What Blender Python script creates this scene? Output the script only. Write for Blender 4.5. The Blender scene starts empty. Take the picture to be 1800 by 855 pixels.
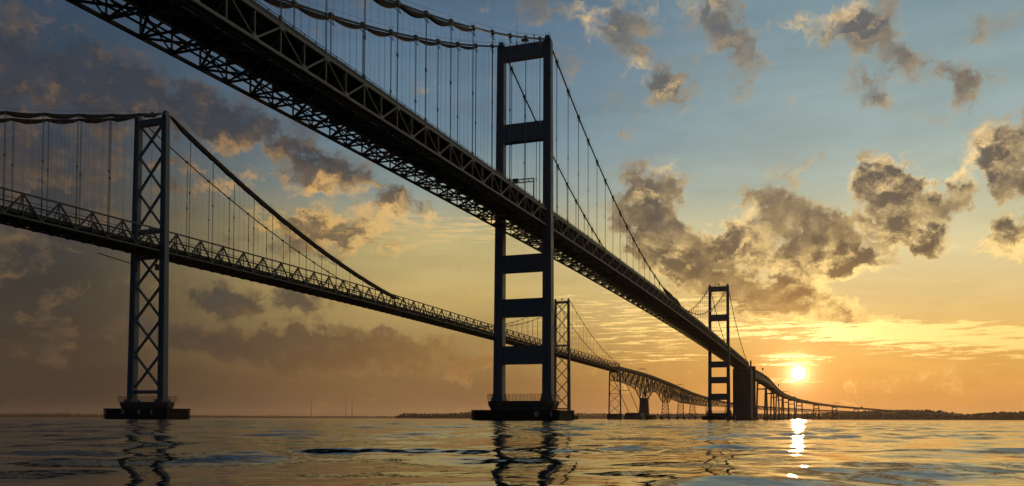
import bpy, math, random
import numpy as np
from mathutils import Vector, Matrix
random.seed(7); rng = np.random.default_rng(11)
sc = bpy.context.scene
PI = math.pi; R = math.radians
CAM_H = 0.6
# ------------------------------------------------------------------ camera
W0, H0 = 1800.0, 855.0
F, YH, ROLL, TILT, CX = 1436.6, 736.4, 0.0028, 0.0312, 956.0
CY = YH - F * math.tan(TILT)
cd = bpy.data.cameras.new('camera'); cam = bpy.data.objects.new('camera', cd)
sc.collection.objects.link(cam); sc.camera = cam
cd.sensor_width = 36.0; cd.lens = 36.0 * F / W0
cd.shift_x = (W0 / 2 - CX) / W0; cd.shift_y = (CY - H0 / 2) / W0
cd.clip_start = 0.1; cd.clip_end = 60000
cam.matrix_world = (Matrix.Translation((0, 0, CAM_H)) @ Matrix.Rotation(TILT, 4, 'X')
                    @ Matrix.Rotation(PI / 2, 4, 'X') @ Matrix.Rotation(ROLL, 4, 'Z'))

def ray(x, y):
    """direction of a place seen in the photograph, in world axes"""
    c, s = math.cos(ROLL), math.sin(ROLL)
    dx, dy = x - CX, y - CY
    u, v = (dx * c + dy * s) / F, (-dx * s + dy * c) / F
    return Vector((u, math.cos(TILT) + v * math.sin(TILT), math.sin(TILT) - v * math.cos(TILT)))
def azel(x, y):
    d = ray(x, y).normalized()
    return math.degrees(math.atan2(d.x, d.y)), math.degrees(math.asin(d.z))
def at(x, y, Y):
    d = ray(x, y); return Vector((0, 0, CAM_H)) + d * (Y / d.y)

# ------------------------------------------------------------------ render set-up
sc.view_settings.view_transform = 'Standard'; sc.view_settings.look = 'None'
sc.view_settings.exposure = 0.0; sc.view_settings.gamma = 1.0
sc.view_settings.use_curve_mapping = False
cy = sc.cycles
cy.use_denoising = True
cy.max_bounces = 6; cy.diffuse_bounces = 2; cy.glossy_bounces = 4; cy.transmission_bounces = 2
cy.volume_bounces = 0; cy.transparent_max_bounces = 8
cy.sample_clamp_indirect = 6.0; cy.sample_clamp_direct = 0
cy.caustics_reflective = False; cy.caustics_refractive = False
cy.use_adaptive_sampling = True; cy.adaptive_threshold = 0.015

def srgb(r, g, b):
    def f(c):
        c /= 255.0
        return c / 12.92 if c <= 0.04045 else ((c + 0.055) / 1.055) ** 2.4
    return (f(r), f(g), f(b), 1.0)

SUN_AZ, SUN_EL = azel(1403, 656)
sun_dir = Vector((math.sin(R(SUN_AZ)) * math.cos(R(SUN_EL)), math.cos(R(SUN_AZ)) * math.cos(R(SUN_EL)), math.sin(R(SUN_EL))))

# ------------------------------------------------------------------ sky
world = bpy.data.worlds.new('World'); sc.world = world; world.use_nodes = True
NT = world.node_tree; NT.nodes.clear()
class G:
    """tiny helper for wiring nodes"""
    def __init__(s, t): s.t = t; s.l = t.links
    def n(s, typ, **k):
        o = s.t.nodes.new(typ)
        for a, b in k.items(): setattr(o, a, b)
        return o
    def put(s, sock, v):
        if isinstance(v, (int, float, tuple, list)): sock.default_value = v
        elif v is not None: s.l.new(v, sock)
    def m(s, op, a, b=None, c=None, clamp=False):
        o = s.n('ShaderNodeMath', operation=op, use_clamp=clamp)
        for i, v in enumerate((a, b, c)): s.put(o.inputs[i], v) if v is not None else None
        return o.outputs[0]
    def v(s, op, a, b=None, out=0, scale=None):
        o = s.n('ShaderNodeVectorMath', operation=op)
        s.put(o.inputs[0], a)
        if b is not None: s.put(o.inputs[1], b)
        if scale is not None: s.put(o.inputs['Scale'], scale)
        return o.outputs[out]
    def noise(s, vec, scale, detail=4, rough=0.55, dist=0.0, lac=2.0, color=False):
        o = s.n('ShaderNodeTexNoise'); s.put(o.inputs['Vector'], vec)
        o.inputs['Scale'].default_value = scale; o.inputs['Detail'].default_value = detail
        o.inputs['Roughness'].default_value = rough; o.inputs['Distortion'].default_value = dist
        o.inputs['Lacunarity'].default_value = lac
        return o.outputs['Color' if color else 'Fac']
    def rng(s, v, a, b, c=0.0, d=1.0, kind='SMOOTHSTEP'):
        o = s.n('ShaderNodeMapRange', interpolation_type=kind); o.clamp = True
        s.put(o.inputs['Value'], v)
        for k, x in zip(('From Min', 'From Max', 'To Min', 'To Max'), (a, b, c, d)): s.put(o.inputs[k], x)
        return o.outputs[0]
    def mix(s, f, a, b, blend='MIX', clamp=False):
        o = s.n('ShaderNodeMix', data_type='RGBA', blend_type=blend); o.clamp_result = clamp
        s.put(o.inputs[0], f); s.put(o.inputs[6], a); s.put(o.inputs[7], b)
        return o.outputs[2]
    def ramp(s, f, stops, interp='LINEAR'):
        o = s.n('ShaderNodeValToRGB'); s.put(o.inputs[0], f); cr = o.color_ramp; cr.interpolation = interp
        while len(cr.elements) > 1: cr.elements.remove(cr.elements[-1])
        cr.elements[0].position = stops[0][0]; cr.elements[0].color = stops[0][1]
        for p, c in stops[1:]:
            e = cr.elements.new(p); e.color = c
        return o.outputs[0]
    def xyz(s, x, y, z):
        o = s.n('ShaderNodeCombineXYZ'); s.put(o.inputs[0], x); s.put(o.inputs[1], y); s.put(o.inputs[2], z)
        return o.outputs[0]
    def sep(s, v):
        o = s.n('ShaderNodeSeparateXYZ'); s.put(o.inputs[0], v); return o.outputs

def build_sky():
    g = G(NT)
    D = g.n('ShaderNodeTexCoord').outputs['Generated']
    x, y, z = g.sep(D)
    az = g.m('MULTIPLY', g.m('ARCTAN2', x, y), 180 / PI)
    el = g.m('MULTIPLY', g.m('ARCSINE', z), 180 / PI)
    ela = g.m('ABSOLUTE', el)
    P = g.xyz(az, ela, 0.0)
    # base colour of the clear sky: three columns of elevation, blended over azimuth
    def col(stops):
        return g.ramp(g.m('DIVIDE', ela, 60.0, clamp=True), [(e / 60.0, srgb(*c)) for e, c in stops])
    left = col([(0, (60, 51, 44)), (4, (66, 56, 47)), (9, (58, 54, 52)), (13, (58, 58, 62)), (18, (55, 65, 78)), (24, (52, 70, 90)), (28, (40, 46, 54)), (60, (22, 27, 34))])
    mid = col([(0, (120, 91, 62)), (2.5, (128, 98, 62)), (5.5, (154, 128, 80)), (8.5, (192, 166, 104)), (12.5, (186, 172, 122)), (15.5, (140, 152, 146)), (19, (104, 130, 146)), (26, (84, 110, 134)), (33, (56, 60, 62)), (60, (26, 32, 40))])
    rgt = col([(0, (190, 132, 68)), (1.8, (210, 150, 76)), (3.6, (220, 166, 84)), (6.0, (222, 182, 106)), (8.5, (224, 198, 138)), (11, (216, 202, 154)), (13, (196, 194, 160)), (15.5, (168, 180, 166)), (18, (152, 170, 168)), (22, (136, 158, 162)), (27, (118, 144, 156)), (35, (78, 80, 74)), (60, (32, 38, 44))])
    azl, azm, azr = azel(60, 600)[0], azel(800, 600)[0], azel(1500, 600)[0]
    c = g.mix(g.rng(az, azl, azm), left, mid)
    c = g.mix(g.rng(az, azm, azr), c, rgt)
    # the physical sky underneath, low sun
    sky = g.n('ShaderNodeTexSky'); sky.sky_type = 'NISHITA'; sky.sun_disc = False
    sky.sun_elevation = R(SUN_EL); sky.sun_rotation = R(SUN_AZ); sky.air_density = 1.5; sky.dust_density = 2.0
    veil = g.noise(g.v('MULTIPLY', P, (.10, .42, 1)), 1.0, 5, .6, dist=.4)
    c = g.v('SCALE', c, scale=g.rng(veil, .25, .75, .88, 1.13, 'LINEAR'))
    # angle from the sun
    ca = g.v('DOT_PRODUCT', g.v('NORMALIZE', D), tuple(sun_dir), out=1)
    ang = g.m('MULTIPLY', g.m('ARCCOSINE', g.m('MINIMUM', ca, 0.9999999)), 180 / PI)
    # ---- clouds
    w1 = g.v('SCALE', g.v('SUBTRACT', g.noise(P, 0.16, 2, 0.5, color=True), (0.5, 0.5, 0.5)), scale=2.6)
    w2 = g.v('SCALE', g.v('SUBTRACT', g.noise(P, 0.95, 5, 0.62, color=True), (0.5, 0.5, 0.5)), scale=1.7)
    Q = g.v('ADD', g.v('ADD', P, w1), w2)
    def field(q, blobs):
        acc = None
        for (px, py, rx, ry, rot, amp) in blobs:
            a0, e0 = azel(px, py)
            qq = q
            if acc is not None:   # chained so that the blobs are evaluated one after another
                ma = g.n('ShaderNodeVectorMath', operation='MULTIPLY_ADD'); g.put(ma.inputs[0], acc); ma.inputs[1].default_value = (1e-6,)*3; g.put(ma.inputs[2], q); qq = ma.outputs[0]
            mp = g.n('ShaderNodeMapping', vector_type='TEXTURE'); g.put(mp.inputs['Vector'], qq)
            mp.inputs['Location'].default_value = (a0, e0, 0)
            mp.inputs['Rotation'].default_value = (0, 0, R(-rot))
            k = F * math.radians(1) * 1.04
            mp.inputs['Scale'].default_value = (rx / k, ry / k, 1)
            d2 = g.v('DOT_PRODUCT', mp.outputs[0], mp.outputs[0], out=1)
            b = g.m('MAXIMUM' if amp > 0 else 'MINIMUM', g.m('MULTIPLY_ADD', d2, -amp, amp), 0.0)
            acc = b if acc is None else g.m('ADD', acc, b)
        return acc
    DARK = [(40, 90, 240, 95, 0, .9), (210, 150, 200, 88, 10, .9), (470, 240, 160, 74, 20, 1.0), (610, 310, 150, 56, 12, .9), (370, 330, 150, 80, 20, .5),
            (40, 350, 260, 140, 0, .5), (60, 230, 260, 80, 0, .5), (330, 200, 120, 60, 20, .7), (560, 380, 120, 40, 10, .5),
            (420, 525, 210, 40, 4, 1.1), (570, 612, 370, 50, 2, 1.5), (850, 640, 90, 14, 4, .7), (740, 650, 130, 18, 2, .5), (180, 590, 260, 60, 0, .5), (860, 520, 110, 22, 0, .3),
            (935, 18, 60, 52, 60, .8), (1110, 90, 130, 60, 25, .85), (1190, 150, 60, 76, 50, .75), (1285, 60, 50, 120, -10, .95), (1190, 18, 150, 40, 4, .75), (1050, 30, 70, 48, 0, .6),
            (790, 175, 70, 36, 10, .6), (1090, 205, 60, 40, 40, .6), (1010, 120, 60, 40, 0, .4),
            (1150, 312, 95, 52, 18, 1.1), (1180, 410, 150, 84, 25, 1.1), (1250, 490, 180, 96, 22, 1.1), (1385, 405, 150, 90, 20, 1.15), (1410, 545, 170, 50, 16, 1.1), (1500, 440, 100, 54, 30, .9), (1450, 480, 90, 60, 10, .7), (1120, 380, 70, 50, 0, .6), (640, 400, 130, 52, 8, .85), (540, 425, 120, 54, 8, .7), (720, 360, 90, 30, 8, .6), (840, 395, 110, 20, 2, .45), (930, 350, 70, 26, 0, .3),
            (1555, 312, 92, 50, 10, 1.1), (1610, 372, 112, 82, 30, 1.25), (1640, 425, 80, 34, 0, .9), (1690, 325, 50, 26, 30, .5),
            (1740, 285, 66, 60, 20, 1.0), (1805, 300, 70, 100, 0, 1.0), (1795, 400, 66, 66, 0, .95),
            (1665, 122, 110, 34, 16, .95), (1700, 170, 28, 44, 0, .7), (1540, 90, 54, 84, 10, .85), (1440, 35, 120, 38, 10, .85), (1510, 50, 70, 50, 0, .7), (1430, 280, 56, 26, 30, .55), (1740, 55, 70, 36, 20, .5), (1620, 200, 90, 18, 25, .45), (1290, 345, 80, 22, 8, .45), (1520, 160, 60, 30, 0, .4),
            (1960, 250, 160, 120, 0, .8), (-300, 120, 300, 160, 0, .8), (-300, 420, 300, 120, 0, .5), (600, -260, 500, 120, 0, .7), (1500, -250, 500, 90, 0, .7)]
    S = g.v('MULTIPLY', Q, (1.0, 1.45, 1.0))
    nz = g.noise(S, 0.40, 11, 0.6, lac=2.1)
    off = (math.copysign(0.55, 1), -0.75, 0)
    nz2 = g.noise(g.v('ADD', S, off), 0.40, 6, 0.58, lac=2.1)
    DARK = [(a, b, c * 1.08, d * 1.08, e, f * 1.04) if 1000 < a < 1850 and -50 < b < 500 else (a, b, c, d, e, f) for a, b, c, d, e, f in DARK]
    DARK += [(1465, 322, 44, 66, 20, -1.1), (1695, 400, 36, 70, 20, -1.3), (1620, 500, 170, 34, 0, -1.0), (1240, 340, 40, 44, 0, -.7), (1230, 395, 40, 24, 30, -.6)]
    base = field(Q, DARK)
    dens = g.m('ADD', g.m('MULTIPLY_ADD', nz, 5.4, -3.12), g.m('MULTIPLY', base, 1.45))
    cov = g.rng(dens, -0.08, g.rng(ela, 12, 21, .95, 1.5))
    thick = g.rng(dens, 0.1, 1.6)
    relief = g.m('MULTIPLY', g.m('SUBTRACT', nz, nz2), 5.0)
    # warm, sunlit places (where low sun catches the cloud)
    WARM = [(560, 360, 280, 80, 12, 1.0), (640, 410, 200, 60, 6, 1.0), (850, 395, 160, 40, 2, 1.0), (1440, 38, 120, 34, 10, 1.0), (1510, 40, 60, 40, 0, .8), (1045, 28, 60, 60, 0, 1.0), (1190, 8, 120, 22, 4, .8), (1150, 135, 80, 28, 20, .8),
            (1175, 290, 40, 30, 10, .6), (1140, 340, 50, 22, 25, .7), (1590, 310, 130, 50, 0, .9), (1740, 270, 70, 50, 0, 1.0), (1600, 410, 110, 60, 20, .7), (1780, 420, 100, 80, 0, 1.0),
            (1290, 400, 80, 60, 40, .8), (1350, 460, 60, 30, 30, .5), (1480, 500, 130, 70, 10, 1.0), (1180, 460, 70, 50, 30, .8), (780, 160, 40, 30, 0, .7), (1420, 590, 300, 40, 0, 1.0), (1460, 650, 90, 60, 0, .8)]
    warm = g.m('MINIMUM', field(Q, WARM), 1.0)
    # dark body of the clouds, its tint depends on where it hangs
    dl = g.ramp(g.m('DIVIDE', ela, 30.0, clamp=True), [(0, srgb(62, 53, 46)), (.15, srgb(62, 56, 51)), (.3, srgb(60, 59, 57)), (.5, srgb(58, 57, 60)), (.72, srgb(50, 58, 71)), (1, srgb(48, 58, 72))])
    dr = g.ramp(g.m('DIVIDE', ela, 30.0, clamp=True), [(0, srgb(176, 124, 70)), (.16, srgb(150, 112, 64)), (.35, srgb(78, 71, 60)), (.55, srgb(72, 72, 74)), (.8, srgb(82, 88, 94)), (1, srgb(86, 97, 107))])
    dark = g.mix(g.rng(az, azel(150, 500)[0], azel(1150, 500)[0]), dl, dr)
    dark = g.v('SCALE', dark, scale=g.rng(g.m('ADD', nz2, g.m('MULTIPLY', relief, .05)), .3, .7, .80, 1.22, 'LINEAR'))
    gl = g.ramp(g.m('DIVIDE', ela, 30.0, clamp=True), [(0, srgb(140, 98, 62)), (.35, srgb(190, 148, 84)), (.62, srgb(206, 156, 92)), (1, srgb(176, 150, 118))])
    gr = g.ramp(g.m('DIVIDE', ela, 30.0, clamp=True), [(0, srgb(255, 196, 100)), (.25, srgb(255, 214, 130)), (.45, srgb(250, 216, 150)), (.65, srgb(234, 202, 146)), (1, srgb(216, 188, 142))])
    lit = g.mix(g.rng(az, azel(250, 500)[0], azel(1250, 500)[0]), gl, gr)
    lit = g.v('SCALE', lit, scale=g.m('MULTIPLY_ADD', g.m('EXPONENT', g.m('MULTIPLY', ang, -1 / 8.0)), .55, 1.0))
    # edges thin out to the lit colour, thick parts stay dark
    edge = g.m('SUBTRACT', 1.0, thick)
    litf = g.m('ADD', g.m('MULTIPLY', edge, g.m('ADD', g.m('MULTIPLY_ADD', warm, 0.75, 0.2), g.m('MULTIPLY', g.m('EXPONENT', g.m('MULTIPLY', ang, -1 / 10.0)), .5))), g.m('MULTIPLY', relief, g.m('MULTIPLY_ADD', warm, 0.75, 0.2)))
    litf = g.rng(litf, g.rng(az, -12, 14, -0.06, -0.30), 1.05)
    litf = g.m('ADD', litf, g.m('MULTIPLY', warm, g.rng(az, -5, 8, .22, .06)), clamp=True)
    cloud = g.mix(litf, dark, lit)
    c = g.mix(g.m('MULTIPLY', cov, g.rng(thick, 0, 1, .82, 1.0)), c, cloud)
    # thin streaks low in the sky, brightest by the sun
    ST = g.v('ADD', g.v('MULTIPLY', P, (0.42, 5.6, 1.0)), g.v('SCALE', w2, scale=0.25))
    st = g.noise(ST, 0.9, 9, 0.68, dist=0.3)
    band = g.m('MULTIPLY', g.rng(ela, 1.2, 4.0), g.rng(ela, 11.5, 6.5))
    STB = [(1440, 580, 300, 24, 2, .9), (1700, 592, 260, 30, 4, .7), (1390, 628, 90, 9, 2, 1.0), (1400, 640, 80, 6, 0, .9), (1390, 668, 80, 6, 0, .6), (1700, 600, 300, 40, 4, .6), (820, 400, 240, 28, 2, .8), (1120, 560, 260, 70, 2, .7), (700, 420, 160, 22, 2, .6), (1140, 628, 170, 16, 2, .5)]
    sb = field(g.v('ADD', P, g.v('SCALE', w2, scale=.3)), STB)
    streak = g.m('MULTIPLY', g.rng(g.m('ADD', st, g.m('MULTIPLY', sb, 0.15)), 0.575, 0.68), g.m('MINIMUM', g.m('MULTIPLY', sb, 2.4), 1.0))
    near = g.m('EXPONENT', g.m('MULTIPLY', ang, -1 / 5.0))
    stc = g.mix(near, g.v('SCALE', lit, scale=1.02), (1.9, 1.4, .6, 1))
    c = g.mix(g.m('MULTIPLY', streak, g.rng(az, azel(500, 400)[0], azel(1400, 400)[0], .35, .85)), c, stc)
    # glow and disc of the sun, dimmed where cloud covers it
    clear = g.m('SUBTRACT', 1.0, g.m('MULTIPLY', cov, 0.85))
    g1 = g.m('MULTIPLY', g.m('EXPONENT', g.m('MULTIPLY', ang, -1 / 0.42)), 3.6)
    g2 = g.m('MULTIPLY', g.m('EXPONENT', g.m('MULTIPLY', ang, -1 / 2.0)), 0.42)
    g3 = g.m('MULTIPLY', g.m('EXPONENT', g.m('MULTIPLY', ang, -1 / 8.0)), 0.055)
    disc = g.m('MULTIPLY', g.rng(ang, 0.54, 0.0), 12.0)
    def tint(f, col):
        return g.v('SCALE', col, scale=f)
    add = g.v('ADD', tint(g.m('MULTIPLY', g1, clear), (1.0, 0.72, 0.34)), tint(g2, (1.0, 0.37, 0.12)))
    add = g.v('ADD', add, tint(g3, (1.0, 0.55, 0.2)))
    add = g.v('ADD', add, tint(disc, (1.0, 0.80, 0.45)))
    c = g.v('ADD', c, add)
    # the sky behind the camera, away from the sunset, is dim
    back = g.rng(ang, 48, 105)
    bk = g.ramp(g.m('DIVIDE', ela, 60.0, clamp=True), [(0, srgb(40, 43, 50)), (.3, srgb(41, 53, 68)), (1, srgb(25, 33, 45))])
    c = g.mix(back, c, bk)
    b1 = g.n('ShaderNodeBackground'); g.put(b1.inputs[0], c); b1.inputs[1].default_value = 1.0
    b2 = g.n('ShaderNodeBackground'); g.put(b2.inputs[0], sky.outputs[0]); b2.inputs[1].default_value = SKY_K
    ad = g.n('ShaderNodeAddShader'); g.l.new(b1.outputs[0], ad.inputs[0]); g.l.new(b2.outputs[0], ad.inputs[1])
    out = g.n('ShaderNodeOutputWorld'); g.l.new(ad.outputs[0], out.inputs[0])
SKY_K = 0.004
build_sky()
try:
    world.cycles.sampling_method = 'MANUAL'; world.cycles.sample_map_resolution = 512
except Exception: pass

sl = bpy.data.lights.new('sun', 'SUN'); sun = bpy.data.objects.new('sun', sl); sc.collection.objects.link(sun)
sl.energy = 2.0; sl.angle = R(0.5); sl.color = (1.0, 0.55, 0.24)
sun.rotation_euler = (-sun_dir).to_track_quat('-Z', 'Y').to_euler(); sun.location = (0, -20, 200)

# ------------------------------------------------------------------ materials
def mat(name, base, var=0.25, scale=0.6, rough=0.6, metal=0.0, spec=0.5, bump=0.0, bscale=8.0, streak=None, coords='Object', aniso=(1, 1, 1)):
    m = bpy.data.materials.new(name); m.use_nodes = True; t = m.node_tree; g = G(t)
    bs = t.nodes['Principled BSDF']; bs.inputs['Metallic'].default_value = metal
    bs.inputs['Specular IOR Level'].default_value = spec
    tc = g.v('MULTIPLY', g.n('ShaderNodeTexCoord').outputs[coords], aniso)
    n = g.noise(tc, scale, 6, 0.65)
    b = Vector(base[:3])
    lo, hi = tuple(b * (1 - var)) + (1,), tuple(b * (1 + var)) + (1,)
    c = g.ramp(n, [(0.3, lo), (0.7, hi)])
    if streak:
        col, amt, ssc = streak
        s = g.noise(g.v('MULTIPLY', tc, (1, 1, .12)), ssc, 5, 0.7)
        c = g.mix(g.m('MULTIPLY', g.rng(s, .55, .75), amt), c, tuple(col) + (1,))
    g.put(bs.inputs['Base Color'], c)
    g.put(bs.inputs['Roughness'], g.rng(n, .3, .7, max(.05, rough - .1), min(1, rough + .12)))
    if bump:
        bp = g.n('ShaderNodeBump'); bp.inputs['Strength'].default_value = bump; bp.inputs['Distance'].default_value = 0.05
        g.put(bp.inputs['Height'], g.noise(tc, bscale, 5, .65)); g.l.new(bp.outputs[0], bs.inputs['Normal'])
    return m
M = dict(
    tower=mat('blue_grey_tower_paint', (.15, .205, .255), .18, .25, .5, bump=.15, bscale=1.2, streak=((.10, .07, .05), .35, .5)),
    truss=mat('weathered_truss_paint', (.30, .29, .27), .22, .5, .6, streak=((.16, .09, .05), .5, .7)),
    under=mat('underside_steel', (.10, .10, .10), .3, .4, .7),
    oldsteel=mat('old_truss_paint', (.10, .11, .115), .22, .4, .6, streak=((.12, .07, .05), .4, .6)),
    cable=mat('cable_paint', (.10, .11, .12), .2, 1.2, .55),
    tarp=mat('dark_canvas', (.035, .032, .032), .3, 2.0, .85, bump=.4, bscale=6),
    deck=mat('asphalt', (.05, .05, .05), .2, 1.0, .85),
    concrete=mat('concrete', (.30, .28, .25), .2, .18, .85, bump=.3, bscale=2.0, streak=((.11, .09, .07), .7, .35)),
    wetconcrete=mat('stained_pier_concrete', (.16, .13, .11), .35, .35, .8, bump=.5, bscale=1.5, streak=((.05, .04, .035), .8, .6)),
    timber=mat('creosoted_timber', (.028, .024, .02), .45, .6, .8, bump=.7, bscale=3.0, aniso=(1, 1, 3)),
    white=mat('faded_white_board', (.55, .55, .55), .1, 1.0, .6),
    rail=mat('galvanised_rail', (.16, .16, .16), .2, 1.0, .5, metal=.4),
    sign=mat('sign_back_metal', (.12, .13, .13), .15, 1.0, .5, metal=.3),
    wood=mat('tree_foliage', (.05, .06, .03), .5, .02, .95),
    soil=mat('wooded_shore', (.06, .055, .035), .4, .01, .95),
    mast=mat('mast_steel', (.10, .09, .09), .2, .1, .7),
    bird=mat('bird_feathers', (.05, .05, .05), .3, 8, .8),
    algae=mat('tide_stained_timber', (.03, .035, .022), .4, 1.2, .5, bump=.6, bscale=4.0),
    vehicle=mat('vehicle_paint', (.25, .25, .26), .1, .5, .35),
    vehdark=mat('vehicle_glass', (.02, .02, .025), .1, .5, .15),
    tyre=mat('tyre_rubber', (.02, .02, .02), .2, 2, .9),
)

# ------------------------------------------------------------------ mesh helpers
class MB:
    def __init__(s): s.v = []; s.f = []
    def quadbox(s, c8):
        n = len(s.v); s.v += [tuple(p) for p in c8]
        s.f += [(n, n+3, n+2, n+1), (n+4, n+5, n+6, n+7), (n, n+1, n+5, n+4), (n+1, n+2, n+6, n+5), (n+2, n+3, n+7, n+6), (n+3, n, n+4, n+7)]
        return s
    def box(s, x0, x1, y0, y1, z0, z1):
        return s.quadbox([(x0, y0, z0), (x1, y0, z0), (x1, y1, z0), (x0, y1, z0), (x0, y0, z1), (x1, y0, z1), (x1, y1, z1), (x0, y1, z1)])
    def beam(s, a, b, w, h=None, up=(0, 0, 1), w2=None, h2=None):
        """box member from a to b: w across, h along the up side"""
        a = Vector(a); b = Vector(b); h = h or w; w2 = w2 or w; h2 = h2 or h
        d = (b - a)
        if d.length < 1e-6: return s
        d.normalize(); u = Vector(up)
        if abs(d.dot(u)) > .98: u = Vector((1, 0, 0)) if abs(d.x) < .9 else Vector((0, 1, 0))
        r = d.cross(u).normalized(); u = r.cross(d).normalized()
        c = []
        for p, ww, hh in ((a, w, h), (b, w2, h2)):
            for i, j in ((-1, -1), (1, -1), (1, 1), (-1, 1)):
                c.append(p + r * (i * ww / 2) + u * (j * hh / 2))
        n = len(s.v); s.v += [tuple(p) for p in c]
        s.f += [(n, n+1, n+2, n+3), (n+7, n+6, n+5, n+4), (n, n+4, n+5, n+1), (n+1, n+5, n+6, n+2), (n+2, n+6, n+7, n+3), (n+3, n+7, n+4, n)]
        return s
    def tube(s, pts, r, k=6, caps=True):
        pts = [Vector(p) for p in pts]; n0 = len(s.v)
        for i, p in enumerate(pts):
            d = (pts[min(i+1, len(pts)-1)] - pts[max(i-1, 0)]).normalized()
            u = Vector((0, 0, 1)) if abs(d.z) < .95 else Vector((1, 0, 0))
            a = d.cross(u).normalized(); b = a.cross(d)
            rr = r[i] if isinstance(r, (list, tuple)) else r
            for j in range(k):
                t = 2 * PI * j / k; s.v.append(tuple(p + a * (rr * math.cos(t)) + b * (rr * math.sin(t))))
        for i in range(len(pts) - 1):
            for j in range(k):
                j2 = (j + 1) % k
                s.f.append((n0 + i*k + j, n0 + i*k + j2, n0 + (i+1)*k + j2, n0 + (i+1)*k + j))
        if caps:
            s.f.append(tuple(n0 + j for j in range(k))); s.f.append(tuple(n0 + (len(pts)-1)*k + j for j in reversed(range(k))))
        return s
    def sweep(s, frames, prof, closed=True):
        """frames: list of (origin, right, up); prof: list of (x, z) closed outline or one outline per frame"""
        n0 = len(s.v); k = len(prof[0]) if isinstance(prof[0][0], (tuple, list)) else len(prof)
        for i, (o, r, u) in enumerate(frames):
            pr = prof[i] if isinstance(prof[0][0], (tuple, list)) else prof
            for x, z in pr: s.v.append(tuple(o + r * x + u * z))
        for i in range(len(frames) - 1):
            for j in range(k):
                j2 = (j + 1) % k
                s.f.append((n0 + i*k + j, n0 + i*k + j2, n0 + (i+1)*k + j2, n0 + (i+1)*k + j))
        s.f.append(tuple(n0 + j for j in reversed(range(k)))); s.f.append(tuple(n0 + (len(frames)-1)*k + j for j in range(k)))
        return s
    def prism(s, outline, z0, z1, taper=1.0):
        """outline list of (x, y); extruded upward, top scaled by taper"""
        n = len(s.v); k = len(outline)
        cx = sum(p[0] for p in outline)/k; cyy = sum(p[1] for p in outline)/k
        s.v += [(x, y, z0) for x, y in outline] + [(cx + (x-cx)*taper, cyy + (y-cyy)*taper, z1) for x, y in outline]
        for j in range(k): s.f.append((n+j, n+(j+1) % k, n+k+(j+1) % k, n+k+j))
        s.f.append(tuple(n+j for j in reversed(range(k)))); s.f.append(tuple(n+k+j for j in range(k)))
        return s
    def build(s, name, m, parent=None, smooth=False):
        me = bpy.data.meshes.new(name); me.from_pydata(s.v, [], s.f); me.update()
        if smooth: me.polygons.foreach_set('use_smooth', [True] * len(me.polygons))
        me.materials.append(M[m] if isinstance(m, str) else m)
        o = bpy.data.objects.new(name, me); sc.collection.objects.link(o)
        if parent: o.parent = parent
        return o
class Budget:
    """the pieces of one kind on one bridge: the nearest in view become parts, the rest one 'stuff' mesh"""
    def __init__(s, frame, ymin, cap=100): s.fr, s.ymin, s.cap, s.k = frame, ymin, cap, {}
    def add(s, name, m, parent, x, u, piece): s.k.setdefault(name, []).append((x, u, m, parent, piece))
    def flush(s, caps={}):
        for name, L in s.k.items():
            def key(q):
                y = s.fr.w(q[0], q[1]).y; return y if y > s.ymin else 1e6 - y
            L.sort(key=key); n = caps.get(name, s.cap)
            for q in L[:n]: q[4].build(name, q[2], q[3])
            by = {}
            for q in L[n:]:
                r = by.setdefault(q[3].name, (q[3], q[2], MB())); b = r[2]; o = len(b.v)
                b.v += q[4].v; b.f += [tuple(i + o for i in f) for f in q[4].f]
            for p_, m_, b in by.values(): b.build(name, m_, p_)['kind'] = 'stuff'
def tag(o, label=None, cat=None, group=None, kind=None):
    if label: o['label'] = label
    if cat: o['category'] = cat
    if group: o['group'] = group
    if kind: o['kind'] = kind
    return o
def empty(name, loc=(0, 0, 0), rz=0.0, parent=None):
    o = bpy.data.objects.new(name, None); o.empty_display_size = 1; sc.collection.objects.link(o)
    o.location = loc; o.rotation_euler = (0, 0, rz)
    if parent: o.parent = parent
    return o
def interp(pts):
    xs = np.array([p[0] for p in pts], float); ys = np.array([p[1] for p in pts], float)
    # monotone-ish cubic: slopes by central difference
    m = np.gradient(ys, xs)
    def f(x):
        i = int(np.clip(np.searchsorted(xs, x) - 1, 0, len(xs) - 2)); h = xs[i+1] - xs[i]; t = (x - xs[i]) / h
        return float((2*t**3-3*t**2+1)*ys[i] + (t**3-2*t**2+t)*h*m[i] + (-2*t**3+3*t**2)*ys[i+1] + (t**3-t**2)*h*m[i+1])
    return f

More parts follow.
